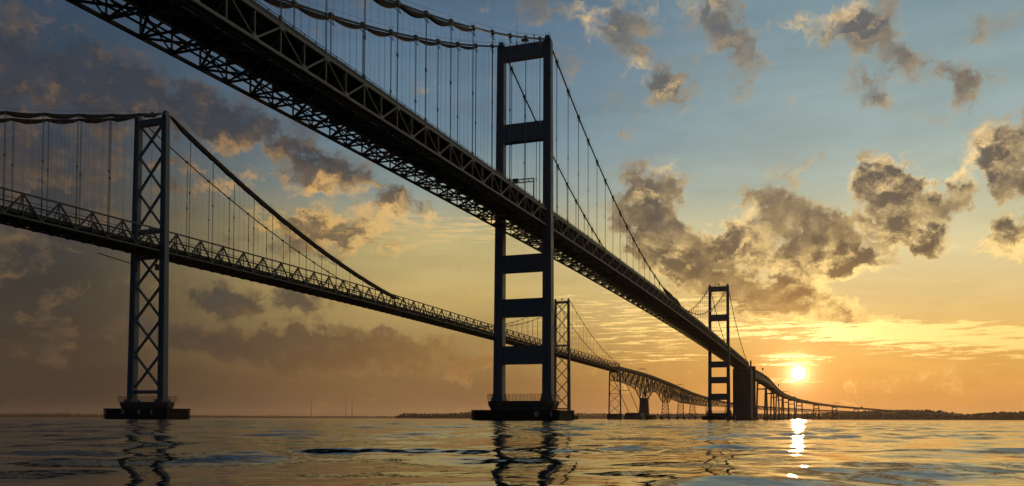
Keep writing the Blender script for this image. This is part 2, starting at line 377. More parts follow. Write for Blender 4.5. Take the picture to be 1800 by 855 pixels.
# ================================================================== water
def make_water():
    nr, nc = 1350, 760
    r = np.concatenate([np.linspace(1.2, 4.0, 90, endpoint=False), np.geomspace(4.0, 420.0, nr - 90 - 60), np.geomspace(440, 42000, 60)])
    nr = len(r)
    a = np.linspace(R(-62), R(62), nc)
    RR, AA = np.meshgrid(r, a, indexing='ij')
    X = RR * np.sin(AA); Y = RR * np.cos(AA) - 0.0
    Z = np.zeros_like(X)
    dr = np.gradient(r)[:, None]
    rg = np.random.default_rng(5)
    comps = []
    for lam0, n, slope, spread, main in ((11.0, 6, .010, .5, .15), (5.0, 10, .0145, .7, -.12), (2.4, 14, .020, .9, .15), (1.2, 14, .012, 1.0, 0.), (.55, 16, .0085, 1.2, .1), (.26, 12, .0055, 1.5, 0)):
        for _ in range(n):
            lam = lam0 * math.exp(rg.normal(0, .22)); th = main + rg.normal(0, spread * .6)
            k = 2 * PI / lam; amp = slope / k * rg.uniform(.6, 1.4)
            comps.append((lam, k * math.sin(th), k * math.cos(th), amp, rg.uniform(0, 2 * PI)))
    # patches of rougher and calmer water
    env = np.ones_like(X) * 0.0
    for _ in range(10):
        lam = 14 * math.exp(rg.normal(0, .5)); th = rg.uniform(0, PI); k = 2 * PI / lam
        env += np.sin(k * (X * math.sin(th) * .6 + Y * math.cos(th)) + rg.uniform(0, 6.3))
    env = 1 / (1 + np.exp(-env * .6))
    for lam, kx, ky, amp, ph in comps:
        fade = np.clip((lam / (dr * 2.6) - 1.0), 0, 1)
        keep = fade[:, 0] > 0
        if not keep.any(): continue
        p = kx * X[keep] + ky * Y[keep] + ph
        e = (0.12 + 1.5 * env[keep] ** 1.6) if lam < 1.6 else (0.6 + .7 * env[keep])
        sharp = np.sin(p + 0.25 * np.sin(p * .5 + ph * 2))
        Z[keep] += amp * fade[keep] * e * sharp
    Z *= np.clip(RR / 3.0, 0.2, 1)
    v = np.stack([X.ravel(), Y.ravel(), Z.ravel()], 1).astype(np.float32)
    i = np.arange(nr - 1)[:, None] * nc + np.arange(nc - 1)[None, :]
    q = np.stack([i, i + 1, i + nc + 1, i + nc], -1).reshape(-1, 4)[:, ::-1].astype(np.int32)
    me = bpy.data.meshes.new('water')
    me.vertices.add(len(v)); me.vertices.foreach_set('co', v.ravel())
    me.loops.add(q.size); me.loops.foreach_set('vertex_index', q.ravel())
    me.polygons.add(len(q)); me.polygons.foreach_set('loop_start', np.arange(0, q.size, 4, dtype=np.int32))
    me.polygons.foreach_set('use_smooth', np.ones(len(q), bool))
    me.update(); me.validate()
    m = bpy.data.materials.new('bay_water'); m.use_nodes = True; t = m.node_tree; g = G(t); bs = t.nodes['Principled BSDF']
    bs.inputs['Base Color'].default_value = (.012, .016, .014, 1); bs.inputs['Roughness'].default_value = .035
    bs.inputs['IOR'].default_value = WATER_IOR
    P = g.n('ShaderNodeNewGeometry').outputs['Position']
    dist = g.v('LENGTH', P, out=1)
    fine = g.noise(g.v('MULTIPLY', P, (.7, 1.0, 1.0)), 2.6, 3, .5)
    midn = g.noise(g.v('MULTIPLY', P, (.55, 1.0, 1.0)), .55, 4, .55)
    big = g.noise(g.v('MULTIPLY', P, (.5, 1.0, 1.0)), .12, 4, .55)
    h = g.m('ADD', g.m('MULTIPLY', fine, g.rng(dist, 6, 60, .006, .035, 'LINEAR')), g.m('MULTIPLY', midn, g.rng(dist, 25, 160, 0.0, .16, 'LINEAR')))
    h = g.m('ADD', h, g.m('MULTIPLY', big, g.rng(dist, 200, 900, 0.0, .45, 'LINEAR')))
    bp = g.n('ShaderNodeBump'); bp.inputs['Strength'].default_value = 1.0; bp.inputs['Distance'].default_value = 1.0
    g.put(bp.inputs['Height'], h); g.l.new(bp.outputs[0], bs.inputs['Normal'])
    g.put(bs.inputs['Roughness'], g.rng(dist, 20, 900, .012, .09, 'LINEAR'))
    me.materials.append(m)
    o = bpy.data.objects.new('water', me); sc.collection.objects.link(o)
    tag(o, 'calm rippled bay water reflecting the golden sunset', 'water', kind='structure')
WATER_IOR = 1.5
HAZE = 1.7e-5
make_water()

# water behind and beside the camera, just below the rippled sheet
mb = MB(); mb.v += [(-42000, -42000, -.35), (42000, -42000, -.35), (42000, 42000, -.35), (-42000, 42000, -.35)]; mb.f.append((0, 1, 2, 3))
tag(mb.build('water', bpy.data.materials['bay_water']), 'flat open water of the bay outside the view', 'water', kind='structure')

# ================================================================== far shore
def shore(name, pts, tree_h, seed, label, dens=1.0, depth=260):
    """pts: (photo column, distance, height of the wooded skyline in metres)"""
    rg = random.Random(seed)
    f_z = interp([(p[0], p[1]) for p in pts]); f_h = interp([(p[0], p[2]) for p in pts])
    base = MB(); n = 160; x0, x1 = pts[0][0], pts[-1][0]
    for i in range(n + 1):
        x = x0 + (x1 - x0) * i / n; Zd = f_z(x); h = max(1.0, f_h(x) - tree_h * .8)
        d = ray(x, YH); d.z = 0; d = d / d.y
        for dd, hh in ((0, -2), (12, 1.2), (50, h * .6), (110, h), (depth + 300, h * 1.0), (depth + 900, -2)):
            p = d * (Zd + dd); base.v.append((p.x, p.y, hh + (rg.uniform(-.6, .6) if hh > 0 else 0)))
    for i in range(n):
        for j in range(5):
            a = i * 6 + j; base.f.append((a, a + 6, a + 7, a + 1))
    tag(base.build('land', 'soil'), None, None, kind='structure')
    # crowns
    ico_v, ico_f = [], []
    import bmesh
    bm = bmesh.new(); bmesh.ops.create_icosphere(bm, subdivisions=1, radius=1.0)
    ico_v = np.array([v.co[:] for v in bm.verts]); ico_f = [[v.index for v in f.verts] for f in bm.faces]; bm.free()
    V = []; Fc = []; cnt = 0
    x = x0
    while x < x1:
        Zd = f_z(x); step = tree_h * .42 / Zd * F / dens; x += step * rg.uniform(.6, 1.4)
        for dd in (8, 45, 100, 170):
            d = ray(x + rg.uniform(-1, 1) * step, YH); d.z = 0; d = d / d.y
            Zp = Zd + dd + rg.uniform(-12, 12); p = d * Zp
            h = max(1.0, f_h(min(max(x, x0), x1)) - tree_h * .8) * min(1, .25 + dd / 110)
            th = tree_h * rg.uniform(.6, 1.15)
            for q in range(3):
                rad = th * rg.uniform(.2, .36)
                c = np.array([p.x + rg.uniform(-.3, .3) * th, p.y + rg.uniform(-.3, .3) * th, h + th * (.35 + .2 * q) + rg.uniform(-1, 1)])
                vv = ico_v * np.array([rad, rad, rad * rg.uniform(.8, 1.15)]) * rng.uniform(.72, 1.25, (len(ico_v), 1)) + c
                V.append(vv); Fc += [[cnt + i for i in f] for f in ico_f]; cnt += len(ico_v)
    w = MB(); w.v = [tuple(p) for p in np.concatenate(V)]; w.f = [tuple(f) for f in Fc]
    tag(w.build(name, 'wood'), label, 'woods', kind='stuff')
shore('wooded_shore', [(1130, 5200, 30), (1240, 4900, 34), (1400, 4300, 30), (1480, 3900, 36), (1560, 3600, 42), (1650, 3400, 38), (1700, 3250, 22), (1730, 3200, 28), (1800, 3100, 33), (1950, 3000, 36), (2200, 2900, 30), (2500, 2900, 30)], 15, 3, 'hazy wooded shoreline at right behind the far end of the bridges')
shore('wooded_headland', [(860, 6400, 24), (940, 6200, 34), (1000, 6000, 40), (1080, 5800, 36), (1180, 5600, 34)], 15, 5, 'low wooded shore behind the braced bridge tower in the middle')
shore('wooded_point', [(694, 4300, 5), (705, 4200, 20), (740, 4200, 24), (790, 4200, 26), (830, 4200, 33), (880, 4200, 36), (930, 4200, 32)], 12, 6, 'dark wooded point ending left of the near tower pier')
shore('distant_shore', [(-500, 9000, 36), (0, 9000, 36), (90, 9000, 44), (160, 9000, 38), (330, 9600, 30), (480, 9800, 26), (700, 9800, 24), (900, 9800, 24)], 18, 8, 'thin distant shoreline low along the horizon at left', dens=.5)

# ================================================================== air between the camera and the far shore
hz_ = MB().box(-15000, 15000, -300, 13500, -1.5, 135)
hm = bpy.data.materials.new('evening_haze'); hm.use_nodes = True; ht = hm.node_tree; ht.nodes.clear()
pv = ht.nodes.new('ShaderNodeVolumePrincipled'); pv.inputs['Color'].default_value = (.92, .86, .78, 1); pv.inputs['Density'].default_value = HAZE; pv.inputs['Anisotropy'].default_value = .55
ho = ht.nodes.new('ShaderNodeOutputMaterial'); ht.links.new(pv.outputs[0], ho.inputs['Volume'])
tag(hz_.build('haze', hm), 'thin evening haze over the bay', 'haze', kind='stuff')

# ================================================================== bridges
LSPAN = 487.68
class Frame:
    def __init__(s, x, y, ang): s.x, s.y, s.a = x, y, ang
    def w(s, v, u, z=0.0): return Vector((s.x + math.cos(s.a)*v + math.sin(s.a)*u, s.y - math.sin(s.a)*v + math.cos(s.a)*u, z))
    def l(s, X, Y, z=0.0):
        dx, dy = X - s.x, Y - s.y
        return Vector((dx*math.cos(s.a) - dy*math.sin(s.a), dx*math.sin(s.a) + dy*math.cos(s.a), z))
NF = Frame(-6.2528, 250.4742, 0.332); OF = Frame(-144.2076, 297.0707, 0.3362)
# local axes of a bridge: x across (positive towards the camera's right), y along, z up
def pathframes(frame, pts, n, zoff=0.0):
    """smooth curve through (x, y, z) world points, returned as local frames"""
    t = np.arange(len(pts)); P = [interp([(i, p[k]) for i, p in enumerate(pts)]) for k in range(3)]
    out = []
    for q in np.linspace(0, len(pts) - 1, n):
        o = frame.l(P[0](q), P[1](q), P[2](q) + zoff)
        a = frame.l(P[0](min(q + .05, len(pts) - 1)), P[1](min(q + .05, len(pts) - 1))); b = frame.l(P[0](max(q - .05, 0)), P[1](max(q - .05, 0)))
        d = (a - b); d.z = 0; d.normalize()
        out.append((o, Vector((d.y, -d.x, 0)), Vector((0, 0, 1))))
    return out

def make_catenary(H, h0, he):
    def f(u):
        if u < 0 or u > LSPAN:
            d = -u if u < 0 else u - LSPAN
            return H - (H - he) / 201 * d - 32 * (d / 201) * (1 - d / 201)
        t = (u - LSPAN/2) / (LSPAN/2); return h0 + (H - h0) * t * t
    return f

# ------------------------------------------------------------------ nearer bridge
def near_bridge():
    root = empty('suspension_bridge', NF.w(0, 0, 0), -NF.a)
    tag(root, 'nearer suspension bridge with solid crossbeams on its towers and a deep truss under the roadway', 'bridge')
    w = 7.72
    bz = interp([(-205, 55.2), (-150, 56.3), (-120, 57.0), (-60, 58.2), (0, 59.2), (65, 60.1), (200, 60.95), (350, 60.7), (488, 59.5), (700, 57.2)])
    DEP = 5.2
    cab = make_catenary(117.4, 66.6, 60.5)
    U0, U1 = -201.0, 689.0
    # panel points: nodes of the upper chord at the hangers
    bay = 12.192
    lefts = [-7.6 - bay*k for k in range(16)][::-1]
    mids = [8.6 + (LSPAN - 17.2) / 39 * k for k in range(40)]
    rights = [LSPAN + 7.6 + bay*k for k in range(16)]
    top_nodes = lefts + mids + rights
    nodes = [U0] + [x for x in top_nodes] + [U1]
    # --- stiffening trusses
    BG = Budget(NF, 78)
    pts = []
    for i, t in enumerate(nodes):
        pts.append(t)
        if i < len(nodes) - 1: pts.append((t + nodes[i+1]) / 2)
    for side in (1, -1):
        X = side * w; up = MB(); lo = MB()
        S_ = lambda dz: [(Vector((X, t, bz(t) + dz)), Vector((1, 0, 0)), Vector((0, 0, 1))) for t in pts]
        up.sweep(S_(DEP - .32), [(-.24, -.28), (.24, -.28), (.24, .28), (-.24, .28)]); lo.sweep(S_(.25), [(-.24, -.25), (.24, -.25), (.24, .25), (-.24, .25)])
        for i, t in enumerate(nodes):
            z = bz(t); up.box(X - .29, X + .29, t - .7, t + .7, z + DEP - 1.05, z + DEP - .1)
            if i < len(nodes) - 1:
                m = (t + nodes[i+1]) / 2; lo.box(X - .28, X + .28, m - .7, m + .7, bz(m) + .06, bz(m) + .95)
        pu = up.build('stiffening_truss', 'truss', root); lo.build('lower_chord', 'truss', pu)
        for i, t in enumerate(nodes):
            z = bz(t); BG.add('truss_vertical', 'truss', pu, X, t, MB().beam((X, t, z + .3), (X, t, z + DEP - .4), .24, .26, up=(1, 0, 0)))
            if i < len(nodes) - 1:
                m = (t + nodes[i+1]) / 2; zm = bz(m); zn = bz(nodes[i+1])
                BG.add('truss_vertical', 'truss', pu, X, m, MB().beam((X, m, zm + .3), (X, m, zm + DEP - .4), .22, .24, up=(1, 0, 0)))
                BG.add('truss_diagonal', 'truss', pu, X, t, MB().beam((X, t, z + DEP - .5), (X, m, zm + .4), .17, .22, up=(1, 0, 0)))
                BG.add('truss_diagonal', 'truss', pu, X, m, MB().beam((X, m, zm + .4), (X, nodes[i+1], zn + DEP - .5), .28, .38, up=(1, 0, 0)))
    # --- floor system
    st = MB(); sw = lambda x, dz, w_, h_: [(Vector((x, t, bz(t) + dz)), Vector((1, 0, 0)), Vector((0, 0, 1))) for t in pts]
    sq = lambda a, b: [(-a/2, -b/2), (a/2, -b/2), (a/2, b/2), (-a/2, b/2)]
    pf = MB().sweep(sw(0, 0, 0, 0), [(-.3, DEP - 2.1), (.3, DEP - 2.1), (.3, DEP - .45), (-.3, DEP - .45)]).build('floor_system', 'under', root)
    for x in (-5.6, -3.4, -1.5, 1.5, 3.4, 5.6): MB().sweep(sw(x, DEP - .75, 0, 0), sq(.25, .6)).build('stringer', 'under', pf)
    for x, dz in ((-4.2, 1.25), (4.0, .9), (-1.0, .32)): MB().sweep(sw(x, dz, 0, 0), sq(.28, .22)).build('service_pipe', 'under', pf)
    for side in (-1, 1):
        k = MB(); X = side*5.2
        k.sweep(sw(X, .75, 0, 0), sq(.55, .08)); k.build('inspection_walkway', 'under', pf)
    for i, t in enumerate(pts):
        z = bz(t)
        BG.add('floor_beam', 'under', pf, 0, t, MB().box(-w + .25, w - .25, t - .18, t + .18, z + DEP - 1.9, z + DEP - .42))
        f = MB(); f.beam((-w, t, z + .25), (w, t, z + .25), .27, .32)
        f.beam((-w + .2, t, z + .3), (0, t, z + DEP - 1.9), .24, .26); f.beam((w - .2, t, z + .3), (0, t, z + DEP - 1.9), .24, .26)
        f.beam((-w*.5, t, z + .3), (-w + .3, t, z + DEP - 2.0), .22); f.beam((w*.5, t, z + .3), (w - .3, t, z + DEP - 2.0), .22)
        BG.add('sway_frame', 'under', pf, 0, t, f)
    for i in range(0, len(pts) - 2, 2):
        a, b, c = pts[i], pts[i+1], pts[i+2]; l = MB()
        for s_ in (-1, 1):
            l.beam((s_*w, a, bz(a) + .2), (0, b, bz(b) + .2), .36, .3); l.beam((s_*w, c, bz(c) + .22), (0, b, bz(b) + .22), .36, .3)
        BG.add('lateral_bracing', 'under', pf, 0, a, l)
    dk = MB(); fs = []
    for t in pts: fs.append((Vector((0, t, bz(t))), Vector((1, 0, 0)), Vector((0, 0, 1))))
    dk.sweep(fs, [(-w + .35, DEP - .42), (w - .35, DEP - .42), (w - .35, DEP - .02), (-w + .35, DEP - .02)])
    pd = dk.build('roadway_deck', 'deck', root)
    for side in (-1, 1):
        k = MB(); k.sweep(fs, [(side*w - .22, DEP + .01), (side*w + .22, DEP + .01), (side*w + .16, DEP + .62), (side*w - .16, DEP + .62)])
        k.build('kerb_barrier', 'under', pd)
        rl = MB()
        for k2, (a, b) in enumerate(zip(pts[:-1], pts[1:])):
            rl.beam((side*w, a, bz(a) + DEP + 1.05), (side*w, b, bz(b) + DEP + 1.05), .09)
            for q in (0, .5):
                t = a + (b - a) * q; rl.box(side*w - .06, side*w + .06, t - .07, t + .07, bz(t) + DEP + .6, bz(t) + DEP + 1.1)
            if k2 % 4 == 0: rl.box(side*w - .2, side*w + .2, a - .25, a + .25, bz(a) + DEP + .6, bz(a) + DEP + 1.25)
        rl.build('handrail', 'rail', pd)
    # --- main cables
    us = [U0 + (U1 - U0) * i / 356 for i in range(357)]
    us = sorted(set([0.0, LSPAN] + us))
    for side in (-1, 1):
        X = side * w
        cb = MB().tube([(X, u, cab(u)) for u in us], .26, 8).build('main_cable', 'cable', root, smooth=True)
        MB().tube([(X + .35*side, u, cab(u) + 1.15) for u in us[::3]], .022, 4).build('hand_rope', 'cable', cb)
        MB().tube([(X - .35*side, u, cab(u) + 1.15) for u in us[::3]], .022, 4).build('hand_rope', 'cable', cb)
        for t in top_nodes:
            bd = MB(); z = cab(t); bd.box(X - .38, X + .38, t - .55, t + .55, z - .42, z + .4)
            # small bracket under each band, with a rope stanchion above
            if t > -100: bd.beam((X, t - 1.3, z - 1.5), (X, t + 1.3, z - 1.5), .12); bd.beam((X, t - .3, z - .3), (X, t - 1.1, z - 1.5), .1); bd.beam((X, t + .3, z - .3), (X, t + 1.1, z - 1.5), .1)
            bd.beam((X + .35, t, z), (X + .35, t, z + 1.25), .05); bd.beam((X - .35, t, z), (X - .35, t, z + 1.25), .05)
            BG.add('cable_band', 'cable', cb, X, t, bd)
    # --- scalloped canvas slung below the cables of the left side span
    for side, ua in ((1, -46), (-1, -9)):
        X = side * w; ns = [t for t in lefts if t < ua]
        m = MB(); fr = []; pr = []
        ns2 = sorted(ns + [min(ns) - bay])
        rg = random.Random(int(side) + 4)
        for a, b in zip(ns2[:-1], ns2[1:]):
            k = .45 + .3 * min(1, (-b) / 90) + rg.uniform(-.1, .12)
            for q in range(8):
                t = a + (b - a) * q / 8; s = math.sin(PI * q / 8) ** .8; s2 = math.sin(PI * min(1, ((8 - q) / 8) ** .8 * 1.1)) if 0 < q else 0.05
                ztop = cab(t) - .45 - .2 * s * k; thick = .2 + 1.05 * max(0, s2) * k
                fr.append((Vector((X, t, 0)), Vector((1, 0, 0)), Vector((0, 0, 1)))); pr.append([(-.5, ztop), (.5, ztop), (.34, ztop - thick), (-.34, ztop - thick)])
        m.sweep(fr, pr); m.build('cable_canvas', 'tarp', root)
    # --- lumpy canvas bundle where the near cable meets the deck at midspan
    for side in (1, -1):
        m = MB(); rg = random.Random(9); fr = []; pr = []
        for q in range(34):
            t = 188 + q * 1.7; c = cab(t); e = math.sin(PI * q / 33) ** .5; bulge = (1.7 if 22 < q < 31 else 1.0 if q > 8 else .6) * rg.uniform(.75, 1.2)
            fr.append((Vector((side*w, t, 0)), Vector((1, 0, 0)), Vector((0, 0, 1))))
            hgt = .35 + e * 1.25 * bulge
            pr.append([(-.8*e-.1, c - .6*e-.2), (.8*e+.1, c - .6*e-.2), (.9*e+.1, c + hgt*.4), (.4*e, c + hgt), (-.4*e, c + hgt*.93), (-.9*e-.1, c + hgt*.4)])
        m.sweep(fr, pr); m.build('canvas_bundle', 'tarp', root)
    # --- hangers: pairs of ropes with a spacer
    for side in (1, -1):
        for t in top_nodes:
            z0, z1 = bz(t) + DEP - .3, cab(t) - .2
            if z1 - z0 < .6: continue
            m = MB()
            for dx in (-.16, .16): m.beam((side*w, t + dx, z0), (side*w, t + dx, z1), .085, .085)
            if z1 - z0 > 12:
                zc = z0 + (z1 - z0) * .5; m.box(side*w - .1, side*w + .1, t - .3, t + .3, zc - .35, zc + .35)
            m.box(side*w - .25, side*w + .25, t - .35, t + .35, z0 - .1, z0 + .8)
            BG.add('hanger', 'cable', root, side*w, t, m)
    BG.flush()
    # fine tag lines hanging from the canvas of the left span
    tl = MB()
    for side in (1, -1):
        for a, b in zip(lefts[2:-1], lefts[3:]):
            for q in (.22, .45, .63, .82):
                t = a + (b - a) * q; tl.beam((side*w - .3, t, bz(t) + DEP + .6), (side*w - .3, t, cab(t) - .8), .028, .028)
    tl.build('tag_lines', 'cable', root)['kind'] = 'stuff'
    # --- towers
    for U in (0.0, LSPAN):
        tw = MB(); tw.box(-7.3, 7.3, U - 1.0, U + 1.0, 112.2, 116.6)
        tower = tw.build('tower', 'tower', root)
        for side in (-1, 1):
            leg = MB(); n = 24
            fr = []; pr = []
            for i in range(n + 1):
                z = 6.4 + (116.9 - 6.4) * i / n; f = i / n
                x = side * (8.0 - .35 * f); a = (2.95 - .62 * f) / 2; b = (3.0 - .9 * f) / 2
                fr.append((Vector((x, U, z)), Vector((1, 0, 0)), Vector((0, 1, 0))))
                c = .22
                pr.append([(-a, -b), (-a*.42, -b), (-a*.4, -b + c), (a*.4, -b + c), (a*.42, -b), (a, -b), (a, b), (a*.42, b), (a*.4, b - c), (-a*.4, b - c), (-a*.42, b), (-a, b)])
            leg.sweep(fr, pr)
            lg = leg.build('leg', 'tower', tower)
            for z in (19.5, 34, 48.6, 71, 89, 101):
                j = MB()
                f = (z - 6.4) / 110.5; x = side*(8.0 - .35*f); a = (2.95 - .62*f)/2 + .04; b = (3.0 - .9*f)/2 + .04
                j.box(x - a, x + a, U - b, U + b, z - .12, z + .12); j.build('splice_plate', 'tower', lg)
            bp_ = MB(); bp_.box(side*8 - 1.9, side*8 + 1.9, U - 1.95, U + 1.95, 5.9, 6.9); bp_.box(side*8 - 1.65, side*8 + 1.65, U - 1.7, U + 1.7, 6.9, 8.2)
            bp_.build('base_plate', 'tower', lg)
            sd = MB(); sd.prism([(side*7.65 - 1.0, U - 1.3), (side*7.65 + 1.0, U - 1.3), (side*7.65 + 1.0, U + 1.3), (side*7.65 - 1.0, U + 1.3)], 116.9, 118.4, .55)
            for dx in (-.6, 0, .5): sd.beam((side*7.65 + dx, U + dx*.8, 117.5), (side*7.65 + dx*1.1, U + dx, 119.6 + dx*.4), .09)
            sd.build('cable_saddle', 'tower', tower)
        for z0, z1 in ((86.2, 91.9), (45.7, 51.0), (31.9, 37.4), (17.3, 22.9)):
            f = (z0 - 6.4)/110.5
            st = MB(); st.box(-(6.7 - .05), 6.65, U - 1.05, U + 1.05, z0, z1)
            for z in (z0, z1): st.box(-6.6, 6.6, U - 1.16, U + 1.16, z - .12 if z == z1 else z, z + .12 if z == z0 else z)
            st.build('cross_beam', 'tower', tower)
        m = MB(); m.beam((-2.6, U, 116.5), (-2.6, U, 120.6), .22, w2=.12, h2=.12); m.beam((-2.6, U, 120.6), (-2.6, U, 125.8), .1, w2=.04, h2=.04)
        m.beam((-2.9, U, 116.5), (-2.6, U, 119), .06); m.beam((-2.3, U, 116.5), (-2.6, U, 119), .06)
        m.build('lightning_mast', 'rail', tower)
        m = MB()
        m.box(-.9, 1.1, U - .8, U + .8, 118.0, 118.35)
        for x in (-.8, 1.0):
            for y in (-.7, .7): m.beam((x, U + y, 116.6), (x, U + y, 118.0), .08)
        m.tube([(.1, U, 118.3), (.1, U, 118.8), (.1, U, 119.3), (.1, U, 119.6)], [.4, .42, .3, .08], 8)
        m.build('beacon_platform', 'rail', tower)
        m = MB(); m.beam((3.1, U, 116.5), (3.1, U, 118.8), .16); m.box(2.95, 3.25, U - .2, U + .2, 118.8, 119.5)
        m.build('floodlight_post', 'rail', tower)
        m = MB()
        for yy in (-1, 1):
            for zz in (.6, 1.1): m.beam((-6.4, U + yy*.95, 116.6 + zz), (6.4, U + yy*.95, 116.6 + zz), .04)
            for q in range(14): m.beam((-6.4 + q*12.8/13, U + yy*.95, 116.6), (-6.4 + q*12.8/13, U + yy*.95, 117.7), .045)
        m.build('top_railing', 'rail', tower)
    # --- piers
    for U in (0.0, LSPAN):
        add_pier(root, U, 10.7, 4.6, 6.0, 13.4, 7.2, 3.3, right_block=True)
    # --- anchorage: a tall concrete block under the end of the side span
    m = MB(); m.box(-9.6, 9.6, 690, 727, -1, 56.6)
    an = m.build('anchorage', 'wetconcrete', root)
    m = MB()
    m.box(5.0, 11.6, 727.5, 734.5, -1, 61.5); m.box(-11.6, -5.0, 727.5, 734.5, -1, 61.5)
    m.build('pilaster', 'wetconcrete', an)
    for q in range(1, 6):
        z = q * 9.4; MB().box(-9.75, 9.75, 689.85, 727.15, z - .25, z + .25).build('form_joint', 'wetconcrete', an)
    m = MB(); m.box(8.2, 9.6, 699, 705, 57.0, 66.0); m.box(-9.6, -8.2, 699, 705, 57.0, 66.0); m.build('parapet_post', 'concrete', an)
    m = MB(); m.box(-11, 11, 689, 737, -1, 2.4); m.build('footing', 'timber', an)
    # --- approach viaduct, curving to the right towards the shore
    Aend = NF.w(0, 689)
    A = [(Aend.x, Aend.y, 61.8), (*NF.w(0, 730).xy, 60.2), (273, 1020, 52.5), (354, 1250, 45.5), (429, 1450, 42.3), (516, 1650, 39.5), (617, 1850, 37.0), (732, 2050, 35.0), (863, 2250, 33.0), (1015, 2450, 30.0), (1172, 2650, 27.4), (1344, 2850, 24.5), (1538, 3060, 21.0), (1700, 3240, 20)]
    fr = pathframes(NF, A, 220)
    d = MB().sweep(fr, [(-6.4, -.6), (6.4, -.6), (6.6, 1.0), (6.2, 1.0), (6.2, .1), (-6.2, .1), (-6.2, 1.0), (-6.6, 1.0)]).build('approach_deck', 'concrete', root)
    gd = MB()
    for x in (-4.9, -1.7, 1.7, 4.9):
        gd.sweep(fr, [[(x - .35, -3.2 - 5.5*max(0, 1 - abs(i - 22)/26)), (x + .35, -3.2 - 5.5*max(0, 1 - abs(i - 22)/26)), (x + .35, -.62), (x - .35, -.62)] for i in range(len(fr))])
    gd.build('approach_girder', 'truss', d)
    t = np.linspace(0, len(A) - 1, 220)
    def bent(idxf, hw, parent, leg=1.9, z_top=None):
        i = int(idxf / (len(A) - 1) * 219); o, r, u = fr[i]
        top = o.z - 3.4 - (5.5*max(0, 1 - abs(i - 22)/26)); f = Vector((-r.y, r.x, 0))
        m = MB(); m.beam(o + r*(-hw-1.2) + u*(top - o.z - 1.0), o + r*(hw+1.2) + u*(top - o.z - 1.0), 1.8, 2.0)
        b = m.build('bent', 'concrete', parent)
        for s_ in (-1, 1):
            l = MB(); p0 = Vector((o.x, o.y, 0)) + r*(s_*(hw + 1.4)); p1 = Vector((o.x, o.y, top - 2)) + r*(s_*hw)
            l.beam(p0 + Vector((0, 0, -1)), p1, leg*1.15, leg*1.15, up=tuple(f), w2=leg, h2=leg); l.build('leg', 'concrete', b)
            q = MB(); q.beam(p0 + Vector((0, 0, -1.5)), p0 + Vector((0, 0, 2.6)), 5.2, 6.5, up=tuple(f)); q.build('footing', 'wetconcrete', b)
        if top > 14:
            s2 = MB(); s2.beam(Vector((o.x, o.y, top - 8)) + r*(-hw), Vector((o.x, o.y, top - 8)) + r*hw, 1.2, 1.6); s2.build('strut', 'concrete', b)
    for q in (2.0, 2.55, 3.0, 3.5, 4.0, 4.5, 5.0, 6.0, 7.0, 8.0, 9.0, 10.0, 11.0): bent(q, 5.2 if q < 6 else 5.4, root)
    return root, fr, A, bz, DEP, w

